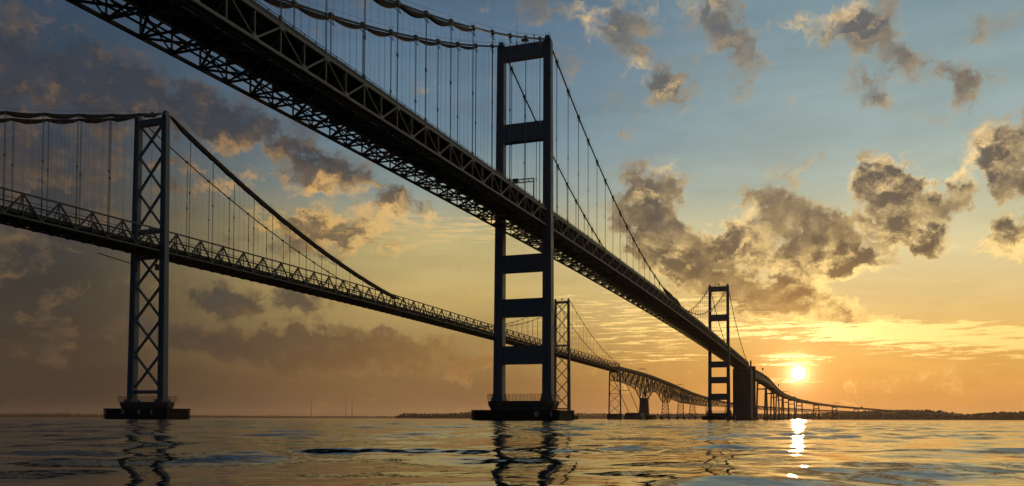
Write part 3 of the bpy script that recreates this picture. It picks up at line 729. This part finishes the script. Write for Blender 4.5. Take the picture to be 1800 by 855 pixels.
def add_pier(root, U, vx, uy, ztop, fx, fy, fz, right_block=False, mat_='wetconcrete'):
    m = MB()
    def oct_(x, y, c): return [(-x + c, U - y), (x - c, U - y), (x, U - y + c), (x, U + y - c), (x - c, U + y), (-x + c, U + y), (-x, U + y - c), (-x, U - y + c)]
    m.prism(oct_(vx - .7, uy - .5, 2.0), -3, ztop - 1.2)
    m.prism(oct_(vx, uy, 2.2), ztop - 1.195, ztop)
    p = m.build('pier', mat_, root)
    # corbelled underside
    c = MB(); n = len(c.v)
    a = oct_(vx - .68, uy - .48, 2.0); b = oct_(vx - .1, uy - .1, 2.1)
    c.v += [(x, y, ztop - 2.6) for x, y in a] + [(x, y, ztop - 1.2) for x, y in b]
    for j in range(8): c.f.append((j, (j+1) % 8, 8 + (j+1) % 8, 8 + j))
    c.build('corbel', mat_, p)
    # timber fender with ragged horizontal wales
    f = MB(); rg = random.Random(int(U) + 3)
    nz = 5
    for k in range(nz):
        z0 = -.6 + (fz + .6) * k / nz; z1 = -.6 + (fz + .6) * (k + .86) / nz
        e = rg.uniform(-.15, .35)
        for sy in (-1, 1): f.box(-fx - e - .5, fx + e + .5, U + sy*fy - .35, U + sy*fy + .35, z0, z1)
        for sx in (-1, 1): f.box(sx*fx - .35, sx*fx + .35, U - fy - .5 - e, U + fy + .5 + e, z0 + .05, z1 - .05)
    f.box(-fx + .3, fx - .3, U - fy + .1, U - fy + .3, -2, fz - .3); f.box(-fx + .3, fx - .3, U + fy - .3, U + fy - .1, -2, fz - .3)
    f.box(-fx + .1, -fx + .3, U - fy + .1, U + fy - .1, -2, fz - .3); f.box(fx - .3, fx - .1, U - fy + .1, U + fy - .1, -2, fz - .3)
    fe = f.build('fender', 'timber', p)
    ps = MB()
    for sy in (-1, 1):
        for q in range(int(fx)): ps.beam((-fx + .6 + q*2*(fx-.6)/(int(fx)-1), U + sy*(fy-.55), -3), (-fx + .6 + q*2*(fx-.6)/(int(fx)-1), U + sy*(fy-.55), fz - rg.uniform(0, .5)), .42)
    for sx in (-1, 1):
        for q in range(int(fy)): ps.beam((sx*(fx-.55), U - fy + .8 + q*2*(fy-.8)/(int(fy)-1), -3), (sx*(fx-.55), U - fy + .8 + q*2*(fy-.8)/(int(fy)-1), fz - rg.uniform(0, .5)), .42)
    ps.build('fender_piles', 'algae', fe)['kind'] = 'stuff'
    wk = MB(); wk.box(-fx + .4, fx - .4, U - fy + .4, U - uy + .2, fz - .35, fz - .12); wk.box(-fx + .4, fx - .4, U + uy - .2, U + fy - .4, fz - .35, fz - .12)
    wk.box(-fx+.4, -vx + .6, U - uy, U + uy, fz - .36, fz - .13); wk.box(vx - .6, fx - .4, U - uy, U + uy, fz - .36, fz - .13); wk.build('walkway', 'timber', fe)
    for (x, ww) in ((-5.5, .9), (2.0, 1.3), (7.6, .8)) if not right_block else ((6.9, 1.35), (11.5, .5)):
        b = MB(); b.box(x - ww/2, x + ww/2, U - fy - .46, U - fy - .37, fz - 2.1, fz - .55); b.build('notice_board', 'white', fe)
    # railing of light posts and mesh round the top
    r_ = MB(); x0, y0 = vx - .5, uy - .4; n = 18
    for sy in (-1, 1):
        for q in range(n): x = -x0 + 2*x0*q/(n-1); r_.beam((x, U + sy*y0, ztop), (x, U + sy*y0, ztop + 2.1), .085)
        for zz in (.55, 1.1, 1.6, 2.1): r_.beam((-x0, U + sy*y0, ztop + zz), (x0, U + sy*y0, ztop + zz), .055)
    for sx in (-1, 1):
        for q in range(9): y = -y0 + 2*y0*q/8; r_.beam((sx*x0, U + y, ztop), (sx*x0, U + y, ztop + 2.1), .085)
        for zz in (.55, 1.1, 1.6, 2.1): r_.beam((sx*x0, U - y0, ztop + zz), (sx*x0, U + y0, ztop + zz), .055)
    r_.build('railing', 'rail', p)
    return p

nb, nfr, nA, nbz, nDEP, nw = near_bridge()

# ------------------------------------------------------------------ farther bridge
def far_bridge():
    root = empty('suspension_bridge', OF.w(0, 0, 0), -OF.a)
    tag(root, 'older suspension bridge at left with diagonally braced lattice towers', 'bridge')
    w = 6.33
    bz = interp([(-205, 58.0), (-62, 60.0), (0, 60.6), (140, 61.2), (300, 60.2), (488, 58.4), (700, 55.8)])
    tp = interp([(-205, 66.0), (-62, 67.8), (-20, 68.5), (0, 68.8), (140, 69.4), (300, 68.0), (488, 66.4), (700, 64.0)])
    cab = make_catenary(111.6, 63.2, 62.5)
    U0, U1 = -201.0, 683.0; bay = 12.192
    hn = [-24.384 - bay*k for k in range(14)][::-1] + [-12.192] + [12.4 + (LSPAN - 24.8)/38 * k for k in range(39)] + [LSPAN + 12.192*(k+1) for k in range(15)]
    nodes = [U0] + hn[1:7] + hn[7:] + [U1]
    nodes = sorted(set([U0] + [h for h in hn if h > U0 + 3] + [U1]))
    nodes = [n for n in nodes]
    # insert 0 and L for even spacing across the towers
    nodes = sorted(nodes + [0.0, LSPAN])
    pts = []
    for a, b in zip(nodes[:-1], nodes[1:]): pts += [a, (a + b)/2]
    pts.append(nodes[-1])
    BG = Budget(OF, 215)
    SW = lambda x, f, dz: [(Vector((x, t, f(t) + dz)), Vector((1, 0, 0)), Vector((0, 0, 1))) for t in pts]
    sq = lambda a, b: [(-a/2, -b/2), (a/2, -b/2), (a/2, b/2), (-a/2, b/2)]
    for side in (1, -1):
        X = side*w
        pu = MB().sweep(SW(X, tp, -.25), sq(.45, .5)).build('stiffening_truss', 'oldsteel', root); MB().sweep(SW(X, bz, .3), sq(.45, .6)).build('lower_chord', 'oldsteel', pu)
        for i, t in enumerate(nodes):
            BG.add('truss_vertical', 'oldsteel', pu, X, t, MB().beam((X, t, bz(t) + .3), (X, t, tp(t) - .3), .28, .3, up=(1, 0, 0)))
            if i < len(nodes) - 1:
                m = (t + nodes[i+1])/2
                BG.add('truss_vertical', 'oldsteel', pu, X, m, MB().beam((X, m, bz(m) + .3), (X, m, tp(m) - .3), .26, .3, up=(1, 0, 0)))
                BG.add('truss_diagonal', 'oldsteel', pu, X, t, MB().beam((X, t, bz(t) + .4), (X, m, tp(m) - .4), .42, .5, up=(1, 0, 0)))
                BG.add('truss_diagonal', 'oldsteel', pu, X, m, MB().beam((X, m, tp(m) - .4), (X, nodes[i+1], bz(nodes[i+1]) + .4), .42, .5, up=(1, 0, 0)))
    fs = SW(0, bz, 0)
    pf = MB().sweep(fs, [(-.3, .3), (.3, .3), (.3, 1.85), (-.3, 1.85)]).build('floor_system', 'under', root)
    for x in (-4, -1.8, 1.8, 4): MB().sweep(SW(x, bz, 1.55), sq(.3, .6)).build('stringer', 'under', pf)
    for i, t in enumerate(pts):
        z = bz(t); fb = MB()
        for y in (t - .25, t + .25):
            fb.v += [(-w + .2, y, z + .1), (-w + 2.0, y, z - .75), (w - 2.0, y, z - .75), (w - .2, y, z + .1), (w - .2, y, z + 1.5), (-w + .2, y, z + 1.5)]
        fb.f += [tuple(range(6)), tuple(range(11, 5, -1))] + [((k+1) % 6, k, 6 + k, 6 + (k+1) % 6) for k in range(6)]
        BG.add('floor_beam', 'under', pf, 0, t, fb)
    for a, b in zip(pts[:-1], pts[1:]):
        lb = MB(); lb.beam((-w, a, bz(a) + .15), (w, b, bz(b) + .15), .3); lb.beam((w, a, bz(a) + .12), (-w, b, bz(b) + .12), .3)
        BG.add('lateral_bracing', 'under', pf, 0, a, lb)
    for i in range(1, len(pts), 2):
        t = pts[i]
        for s_ in (-1, 1): BG.add('knee_brace', 'oldsteel', pf, s_*w, t, MB().beam((s_*w, t, tp(t) - .3), (s_*(w - 2.0), t, bz(t) + 2.6), .2))
    dk = MB().sweep(fs, [(-w + .3, 1.3), (w - .3, 1.3), (w - .3, 2.5), (w - .6, 2.5), (w - .6, 2.05), (-w + .6, 2.05), (-w + .6, 2.5), (-w + .3, 2.5)]).build('roadway_deck', 'deck', root)
    for side in (-1, 1):
        for zz in (3.5, 5.6): MB().sweep(SW(side*(w - .35), bz, zz), sq(.16, .16)).build('handrail', 'oldsteel', dk)
    us = sorted(set([0.0, LSPAN] + [U0 + (U1 - U0)*i/320 for i in range(321)]))
    for side in (1, -1):
        X = side*(w + .42)
        cb = MB().tube([(X, u, cab(u)) for u in us], .24, 8).build('main_cable', 'cable', root, smooth=True)
        MB().tube([(X, u, cab(u) + 1.3) for u in us[::3]], .03, 4).build('hand_rope', 'cable', cb)
        for t in hn: z = cab(t); BG.add('cable_band', 'cable', cb, X, t, MB().box(X - .33, X + .33, t - .5, t + .5, z - .38, z + .36))
        # canvas-wrapped walkway
        def wrap(a, b, th, wav, seed):
            rg = random.Random(seed); fr = []; pr = []; n = int((b - a)/1.6)
            for q in range(n + 1):
                t = a + (b - a)*q/n; ph = (t % bay)/bay; e = min(1, q/4, (n - q)/4) * .9 + .1
                d = th*e*(1 - wav + wav*math.sin(PI*ph)**.8) * rg.uniform(.92, 1.08)
                z = cab(t) + .25; sag = .5*wav*math.sin(PI*ph)
                fr.append((Vector((X, t, 0)), Vector((1, 0, 0)), Vector((0, 0, 1)))); pr.append([(-.62, z - sag - d), (.62, z - sag - d), (.7, z - sag - .1), (.4, z - sag + .25), (-.4, z - sag + .25), (-.7, z - sag - .1)])
            MB().sweep(fr, pr).build('cable_canvas', 'tarp', root)
        wrap(-190, -2, 1.25, .7, 3 + side)
        if side == 1: wrap(2, 172, 1.7, .08, 8)
    for side in (1, -1):
        for t in hn:
            z0, z1 = tp(t) - .3, cab(t) - .2
            if z1 - z0 < .8: continue
            m = MB()
            for dy in (-.16, .16): m.beam((side*w, t + dy, z0), (side*w, t + dy, z1), .085)
            if z1 - z0 > 12: zc = z0 + (z1 - z0)*.45; m.box(side*w - .12, side*w + .12, t - .28, t + .28, zc - .35, zc + .35)
            BG.add('hanger', 'cable', root, side*w, t, m)
    BG.flush()
    tl = MB()
    for side in (1, -1):
        for a, b in zip(hn[8:26], hn[9:27]):
            for q in (.25, .5, .75):
                t = a + (b - a)*q
                if cab(t) - tp(t) > 3: tl.beam((side*w, t, tp(t)), (side*w, t, cab(t) - .8), .03)
    tl.build('tag_lines', 'cable', root)['kind'] = 'stuff'
    for U in (0.0, LSPAN):
        tb = MB(); tb.box(-6.2, 6.2, U - .9, U + .9, 107.8, 110.0)
        for q in range(7): x = -5.6 + q*1.87; tb.beam((x, U - .85, 108), (x, U - .85, 110), .2)
        tower = tb.build('tower', 'tower', root)
        legx = lambda z: 7.05 - .75*(z - 6)/104
        for side in (-1, 1):
            fr = []; pr = []
            for i in range(21):
                z = 6.4 + (110.2 - 6.4)*i/20; f = i/20; a = (2.75 - .55*f)/2; b = (2.3 - .5*f)/2; c = .22
                fr.append((Vector((side*legx(z), U, z)), Vector((1, 0, 0)), Vector((0, 1, 0))))
                pr.append([(-a, -b), (-a*.45, -b), (-a*.45, -b + c), (a*.45, -b + c), (a*.45, -b), (a, -b), (a, b), (a*.45, b), (a*.45, b - c), (-a*.45, b - c), (-a*.45, b), (-a, b)])
            lg = MB().sweep(fr, pr).build('leg', 'tower', tower)
            for z in (14, 24, 36, 48, 58, 72, 85, 98):
                j = MB(); a = 1.4 - .27*(z/104); b = 1.18 - .25*(z/104); j.box(side*legx(z) - a, side*legx(z) + a, U - b, U + b, z - .1, z + .1); j.build('splice_plate', 'tower', lg)
            MB().box(side*7.05 - 1.7, side*7.05 + 1.7, U - 2.1, U + 2.1, 6.0, 7.2).build('base_plate', 'tower', lg)
            s_ = MB().prism([(side*6.35 - .9, U - 1.2), (side*6.35 + .9, U - 1.2), (side*6.35 + .9, U + 1.2), (side*6.35 - .9, U + 1.2)], 110.2, 112.4, .6); s_.build('cable_saddle', 'tower', tower)
        zs = [(108.2, 96.6), (96.6, 83.2), (83.2, 70.0), (60.5, 48.8), (48.8, 36.4), (36.4, 23.8), (23.8, 11.2)]
        for a, b in zs:
            for sgn in (1, -1):
                br = MB(); y = U + .03*sgn
                br.beam((-sgn*(legx(a) - .9), y, a), (sgn*(legx(b) - .9), y, b), .62, .82, up=(0, 1, 0)); br.build('diagonal_brace', 'tower', tower)
        for z, h in ((68.6, 1.7), (59.0, 1.2), (9.9, 1.3)):
            MB().box(-legx(z) + 1.1, legx(z) - 1.1, U - .6, U + .6, z - h/2, z + h/2).build('cross_beam', 'tower', tower)
        m = MB(); m.box(-1.2, 1.4, U - .9, U + .9, 111.2, 111.5)
        for x in (-1.1, 1.3): m.beam((x, U, 110), (x, U, 111.2), .1); m.beam((x, U, 111.4), (x, U, 112.6), .07)
        m.tube([(.1, U, 111.5), (.1, U, 112.2), (.1, U, 112.8), (.1, U, 113.1)], [.5, .55, .4, .1], 8); m.build('beacon_platform', 'rail', tower)
        m = MB()
        for x, h in ((-3.6, 3.8), (2.6, 2.4), (3.4, 6.5)): m.beam((x, U, 110), (x, U, 110 + h), .07)
        m.build('lightning_mast', 'rail', tower)
        if U == 0:
            for x in (-4.6, 4.4):
                m = MB(); m.beam((x, U - 1, 60.4), (x, U - 1, 56.2), .12); m.box(x - .5, x + .5, U - 1.5, U - .5, 54.0, 56.2); m.build('fog_signal', 'rail', tower)
            m = MB(); m.beam((-w - .5, -2, 57.0), (-w + .2, -17, 57.9), .35, .25); m.build('inspection_gangway', 'rail', root)
    for U in (0.0, LSPAN): add_pier(root, U, 11.0, 3.8, 6.3, 13.9, 5.2, 4.0)
    # traveller trolley hanging under the left span
    m = MB(); m.box(-w + .5, w + .6, -72, -66, 56.6, 57.6); m.box(-w + 1.5, w - .5, -71, -67, 57.6, 59.2)
    m.build('maintenance_traveller', 'under', root)
    # end bent of the side span: tall X-braced steel tower
    U = 686.0; zt = 55.4
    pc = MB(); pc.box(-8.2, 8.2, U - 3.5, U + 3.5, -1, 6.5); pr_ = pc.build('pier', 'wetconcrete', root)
    tb = MB(); tb.box(-6.6, 6.6, U - .7, U + .7, zt - 1.4, zt); en = tb.build('end_bent', 'oldsteel', root)
    for s_ in (-1, 1): MB().beam((s_*6.9, U, 6.5), (s_*6.3, U, zt - 1.4), 1.3, 1.3, up=(0, 1, 0)).build('leg', 'oldsteel', en)
    br = MB(); hs = [6.8, 18.5, 30.0, 42.0, 53.5]
    for a, b in zip(hs[:-1], hs[1:]):
        for s_ in (1, -1): br.beam((-s_*6.7, U + .05*s_, a), (s_*6.5, U + .05*s_, b), .45, .55, up=(0, 1, 0))
    br.beam((-6.6, U, 30), (6.6, U, 30), .4, .5); br.build('diagonal_brace', 'oldsteel', en)
    # portal frame at the end of the stiffening truss
    pf_ = MB(); z0 = bz(683); z1 = tp(683)
    for s_ in (-1, 1): pf_.beam((s_*w, 683, z0), (s_*w, 683, z1 + .4), .6)
    pf_.beam((-w, 683, z1 + .2), (w, 683, z1 + .2), .6); pf_.build('end_portal', 'oldsteel', root)
    # backstays running down to the cable anchorage
    an = MB(); an.prism([(-12, 775), (12, 775), (12, 800), (-12, 800)], -1, 8.5, .8); ao = an.build('anchorage', 'wetconcrete', root)
    for s_ in (-1, 1): MB().tube([(s_*w, 683, cab(683) - 6), (s_*w, 730, 36), (s_*w*1.05, 786, 7)], .42, 6).build('backstay_cable', 'cable', root)
    MB().beam((-w, 732, 35), (w, 732, 35), .5).build('backstay_strut', 'cable', root)
    # deck truss of the approach, haunched over its piers
    E0 = OF.w(0, 683)
    A = [(E0.x, E0.y, 60.6), (134, 1092, 59.8), (183.6, 1235, 55.8), (228, 1362, 51.0), (269, 1480, 47.0), (335, 1668, 43.5), (415, 1850, 38.5), (528, 2060, 35), (640, 2240, 32.5), (780, 2430, 30.5), (930, 2620, 29), (1099, 2850, 27.5), (1260, 3060, 25), (1500, 3350, 22)]
    nn = 300; fr = pathframes(OF, A, nn)
    dk = MB().sweep(fr, [(-5.2, -.9), (5.2, -.9), (5.4, .9), (5.0, .9), (5.0, .1), (-5.0, .1), (-5.0, .9), (-5.4, .9)]).build('approach_deck', 'concrete', root)
    q2 = lambda i: i*(len(A) - 1)/(nn - 1)
    depth = interp([(0, 15), (.35, 15.5), (.62, 18), (.82, 23), (.93, 31), (1.0, 31.5), (1.07, 31), (1.16, 25), (1.35, 18.5), (1.55, 17.5), (1.75, 20), (1.9, 27), (2.0, 30), (2.08, 28), (2.25, 21), (2.6, 21), (3.0, 21.5), (4.0, 19), (5, 16), (6, 9.5), (7, 8), (9, 7), (13, 5)])
    hw = 3.9
    ch = MB(); wb = MB(); idx = list(range(0, nn, 2)); ch2 = MB()
    for a, b in zip(idx[:-1], idx[1:]):
        for s_ in (-1, 1):
            A0 = fr[a][0] + fr[a][1]*(s_*hw); B0 = fr[b][0] + fr[b][1]*(s_*hw)
            da, db = depth(q2(a)), depth(q2(b)); up = Vector((0, 0, 1))
            ch.beam(A0 - up*1.3, B0 - up*1.3, .9, 1.1); ch2.beam(A0 - up*da, B0 - up*db, .9, 1.1)
            wb.beam(A0 - up*1.3, A0 - up*da, .62)
            if (a//2) % 2 == 0: wb.beam(A0 - up*1.3, B0 - up*db, .68)
            else: wb.beam(A0 - up*da, B0 - up*1.3, .68)
            if da > 13: wb.beam(A0 - up*(da*.5), B0 - up*(db*.5), .3)
        c0 = fr[a][0]; r0 = fr[a][1]; da = depth(q2(a)); up = Vector((0, 0, 1))
        wb.beam(c0 + r0*hw - up*da, c0 - r0*hw - up*da, .4); wb.beam(c0 + r0*hw - up*2, c0 - r0*hw - up*da, .3); wb.beam(c0 - r0*hw - up*2, c0 + r0*hw - up*da, .3)
    pt = ch.build('approach_truss', 'oldsteel', root); ch2.build('lower_chord', 'oldsteel', pt); wb.build('truss_web', 'oldsteel', pt)
    # pier 1 is a solid masonry shaft, the rest are flared, braced steel towers
    def spot(q): return fr[int(round(q*(nn-1)/(len(A)-1)))]
    o, r_, u_ = spot(1.0); f_ = Vector((-r_.y, r_.x, 0))
    c = Vector((o.x, o.y, 0)); top = o.z - depth(1.0)
    sh = MB(); sh.beam(c + Vector((0, 0, -1)), c + Vector((0, 0, top - 1.2)), 13.2, 8.5, up=tuple(f_), w2=10.6, h2=6.5); s0 = sh.build('pier_shaft', 'wetconcrete', root)
    MB().beam(c + Vector((0, 0, top - 1.2)), c + Vector((0, 0, top + .2)), 12, 7.6, up=tuple(f_)).build('pier_cap', 'concrete', s0)
    MB().beam(c + Vector((0, 0, -1)), c + Vector((0, 0, 5.5)), 28, 20, up=tuple(f_)).build('footing', 'timber', s0)
    for q in (2, 3, 4, 5, 6, 7, 8, 9, 10, 11):
        o, r_, u_ = spot(q); f_ = Vector((-r_.y, r_.x, 0)); top = o.z - depth(q); c = Vector((o.x, o.y, 0))
        t_ = MB().beam(c + r_*(-hw-.8) + Vector((0, 0, top)), c + r_*(hw+.8) + Vector((0, 0, top)), 1.0); b_ = t_.build('support_tower', 'oldsteel', root)
        zb = 5.5 if top > 12 else 2; bw = hw + (1.9 if q < 5 else 1.0)
        for s_ in (-1, 1): MB().beam(c + r_*(s_*bw) + Vector((0, 0, zb)), c + r_*(s_*hw) + Vector((0, 0, top)), 1.0, 1.0, up=tuple(f_)).build('leg', 'oldsteel', b_)
        x = MB(); n = 4 if top > 18 else 2
        for k in range(n):
            z0 = zb + (top - zb)*k/n; z1 = zb + (top - zb)*(k+1)/n; w0 = bw + (hw-bw)*k/n; w1 = bw + (hw-bw)*(k+1)/n
            for s_ in (-1, 1): x.beam(c + r_*(s_*w0) + Vector((0, 0, z0)), c + r_*(-s_*w1) + Vector((0, 0, z1)), .5)
            x.beam(c - r_*w0 + Vector((0, 0, z0)), c + r_*w0 + Vector((0, 0, z0)), .5)
        x.build('cross_brace', 'oldsteel', b_)
        ft = MB()
        for s_ in (-1, 1): ft.beam(c + r_*(s_*bw) + Vector((0, 0, -1)), c + r_*(s_*bw) + Vector((0, 0, zb)), 3.0, 4.0, up=tuple(f_))
        ft.beam(c - r_*(bw+2.6) + Vector((0, 0, 3.2)), c + r_*(bw+2.6) + Vector((0, 0, 3.2)), 3.5, 1.6); ft.build('footing', 'wetconcrete', b_)
    return root, fr, A
ob_, ofr, oA = far_bridge()

# ================================================================== overhead sign gantries
def gantry(loc, rz, half, h, label, boards, grp=None):
    g_ = empty('sign_gantry', loc, rz); tag(g_, label, 'sign gantry', grp)
    m = MB()
    for z in (h - .9, h):
        for y in (-.35, .35): m.beam((-half, y, z), (half, y, z), .14)
    n = int(half*1.4)
    for i in range(n + 1):
        x = -half + 2*half*i/n; m.beam((x, -.35, h - .9), (x, -.35, h), .09); m.beam((x, .35, h - .9), (x, .35, h), .09)
    m.build('truss_beam', 'rail', g_)
    for s in (-1, 1): MB().beam((s*half, 0, 0), (s*half, 0, h + .1), .3).build('post', 'rail', g_)
    for x, w_, hh in boards: MB().box(x - w_/2, x + w_/2, -.5, -.38, h - .45 - hh/2, h - .45 + hh/2).build('sign_panel', 'sign', g_)
gu = -13.0
gantry(NF.w(0, gu, nbz(gu) + nDEP + .02), -NF.a, nw + .1, 6.3, 'overhead sign gantry on the deck of the nearer bridge just left of its tallest tower', [(-3.4, 1.7, 1.5), (-.6, 1.6, 1.5), (2.2, 1.7, 1.5)])
def on_path(frame, fr, A, q, off=0.0, dz=0.1):
    i = int(round(q*(len(fr)-1)/(len(A)-1))); o, r, u = fr[i]; p = o + r*off
    W = frame.w(p.x, p.y, p.z + dz); return W, math.atan2(-r.x, r.y), -frame.a + math.atan2(r.y, r.x)
for q, lab in ((.93, 'larger gantry on the older bridge above its solid masonry pier'), (2.95, 'smaller gantry farther along the older bridge left of the far tower')):
    W, _, rz = on_path(OF, ofr, oA, q, 0, .1); gantry(W, rz, 5.6, 7.0, lab, [(-2, 2.0, 1.1), (1.5, 2.0, 1.1)], 'gantries over the approach roads')
for q, lab in ((4.0, 'gantry over the curved roadway right below the sun'), (7.05, 'gantry over the curved roadway farther right of the sun')):
    W, _, rz = on_path(NF, nfr, nA, q, 0, .1); gantry(W, rz, 7.0, 8.0, lab, [(-2.5, 2.2, 1.2), (2.0, 2.2, 1.2)], 'gantries over the approach roads')

# ------------------------------------------------------------------ signal posts by the road
def signal_post(q, off, h, label):
    W, _, rz = on_path(NF, nfr, nA, q, off, .9); g_ = empty('signal_post', W, rz); tag(g_, label, 'signal post', 'signal posts beside the curved roadway')
    MB().beam((0, 0, 0), (0, 0, h), .3).build('post', 'rail', g_)
    MB().box(-.9, .9, -.3, .3, h, h + 2.4).build('signal_head', 'sign', g_)
signal_post(1.75, 6.4, 4.5, 'signal post just right of the tall concrete anchorage')
signal_post(2.9, 6.4, 4.0, 'signal post where the roadway starts to flatten left of the sun')

# ------------------------------------------------------------------ vehicles on the viaduct
def truck(q, off, L, h, label, cat):
    W, _, rz = on_path(NF, nfr, nA, q, off, .12); v = empty('truck' if cat == 'truck' else 'van', W, rz); tag(v, label, cat, 'vehicles on the curved roadway')
    if cat == 'truck':
        MB().box(-1.25, 1.25, -L/2, L/2 - 2.6, 1.0, h).build('cargo_box', 'vehicle', v)
        c = MB(); c.prism([(-1.2, L/2 - 2.4), (1.2, L/2 - 2.4), (1.2, L/2), (-1.2, L/2)], .6, h*.8, .93); c.build('cab', 'vehicle', v)
    else:
        c = MB(); n = 0
        c.v += [(x, y, z) for x in (-1, 1) for y, z in ((-L/2, .5), (L/2, .5), (L/2, 1.1), (L/2 - 1.2, 1.25), (L/2 - 2.0, h), (-L/2 + .2, h))]
        c.f += [tuple(range(6)), tuple(range(11, 5, -1))] + [((k+1) % 6, k, 6 + k, 6 + (k+1) % 6) for k in range(6)]
        c.build('body', 'vehicle', v)
    for sx in (-1, 1):
        for yy in (-L/2 + 1.2, L/2 - 1.2): MB().tube([(sx*.95 - .15, yy, .48), (sx*.95 + .15, yy, .48)], .48, 12).build('wheel', 'tyre', v)
for q, off, L, h, lab, cat in ((4.55, 3, 11, 3.9, 'truck on the curved roadway between the two gantries, nearer one', 'truck'), (5.4, 3, 6, 2.4, 'van on the curved roadway, midway between the two gantries', 'van'),
        (8.15, 3, 14, 4.2, 'tall truck farthest along the curved roadway where it meets the shore', 'truck')):
    truck(q, off, L, h, lab, cat)

# ================================================================== radio masts on the distant shore
def mast(px, h, Zd, label, s):
    p = at(px, YH, Zd); m = MB(); base = 9.0*s; n = 14
    for k in range(n):
        z0, z1 = h*k/n, h*(k+1)/n; b0 = base*(1 - k/n)**1.6 + .8; b1 = base*(1 - (k+1)/n)**1.6 + .8
        cs = [(-1, -1), (1, -1), (1, 1), (-1, 1)]
        for i, (a, b) in enumerate(cs):
            a2, b2 = cs[(i+1) % 4]
            m.beam((a*b0, b*b0, z0), (a*b1, b*b1, z1), 1.9)
            m.beam((a*b0, b*b0, z0), (a2*b1, b2*b1, z1), .7)
    m.beam((0, 0, h), (0, 0, h*1.06), .8)
    o = m.build('radio_mast', 'mast'); o.location = (p.x, p.y, 0); tag(o, label, 'radio mast', 'radio masts on the distant shore')
mast(547, 235, 9700, 'single radio mast on the horizon, leftmost of the three', 1.0)
mast(608, 240, 9700, 'left radio mast of the pair standing close together on the horizon', 1.0)
mast(619, 230, 9700, 'right radio mast of the pair standing close together on the horizon', 1.0)

# ================================================================== a bird perched on the lower chord
def bird():
    u = -133.6; p = NF.w(-nw - .1, u, nbz(u) + .05)
    m = MB(); m.tube([(0, -.32, .16), (0, -.2, .2), (0, 0, .26), (0, .16, .38), (0, .24, .48), (0, .34, .46)], [.02, .07, .13, .1, .07, .015], 8)
    o = m.build('bird', 'bird', smooth=True); o.location = p; o.rotation_euler = (0, 0, 1.2); tag(o, 'small dark bird perched at the lower left edge of the nearer bridge', 'bird')
bird()
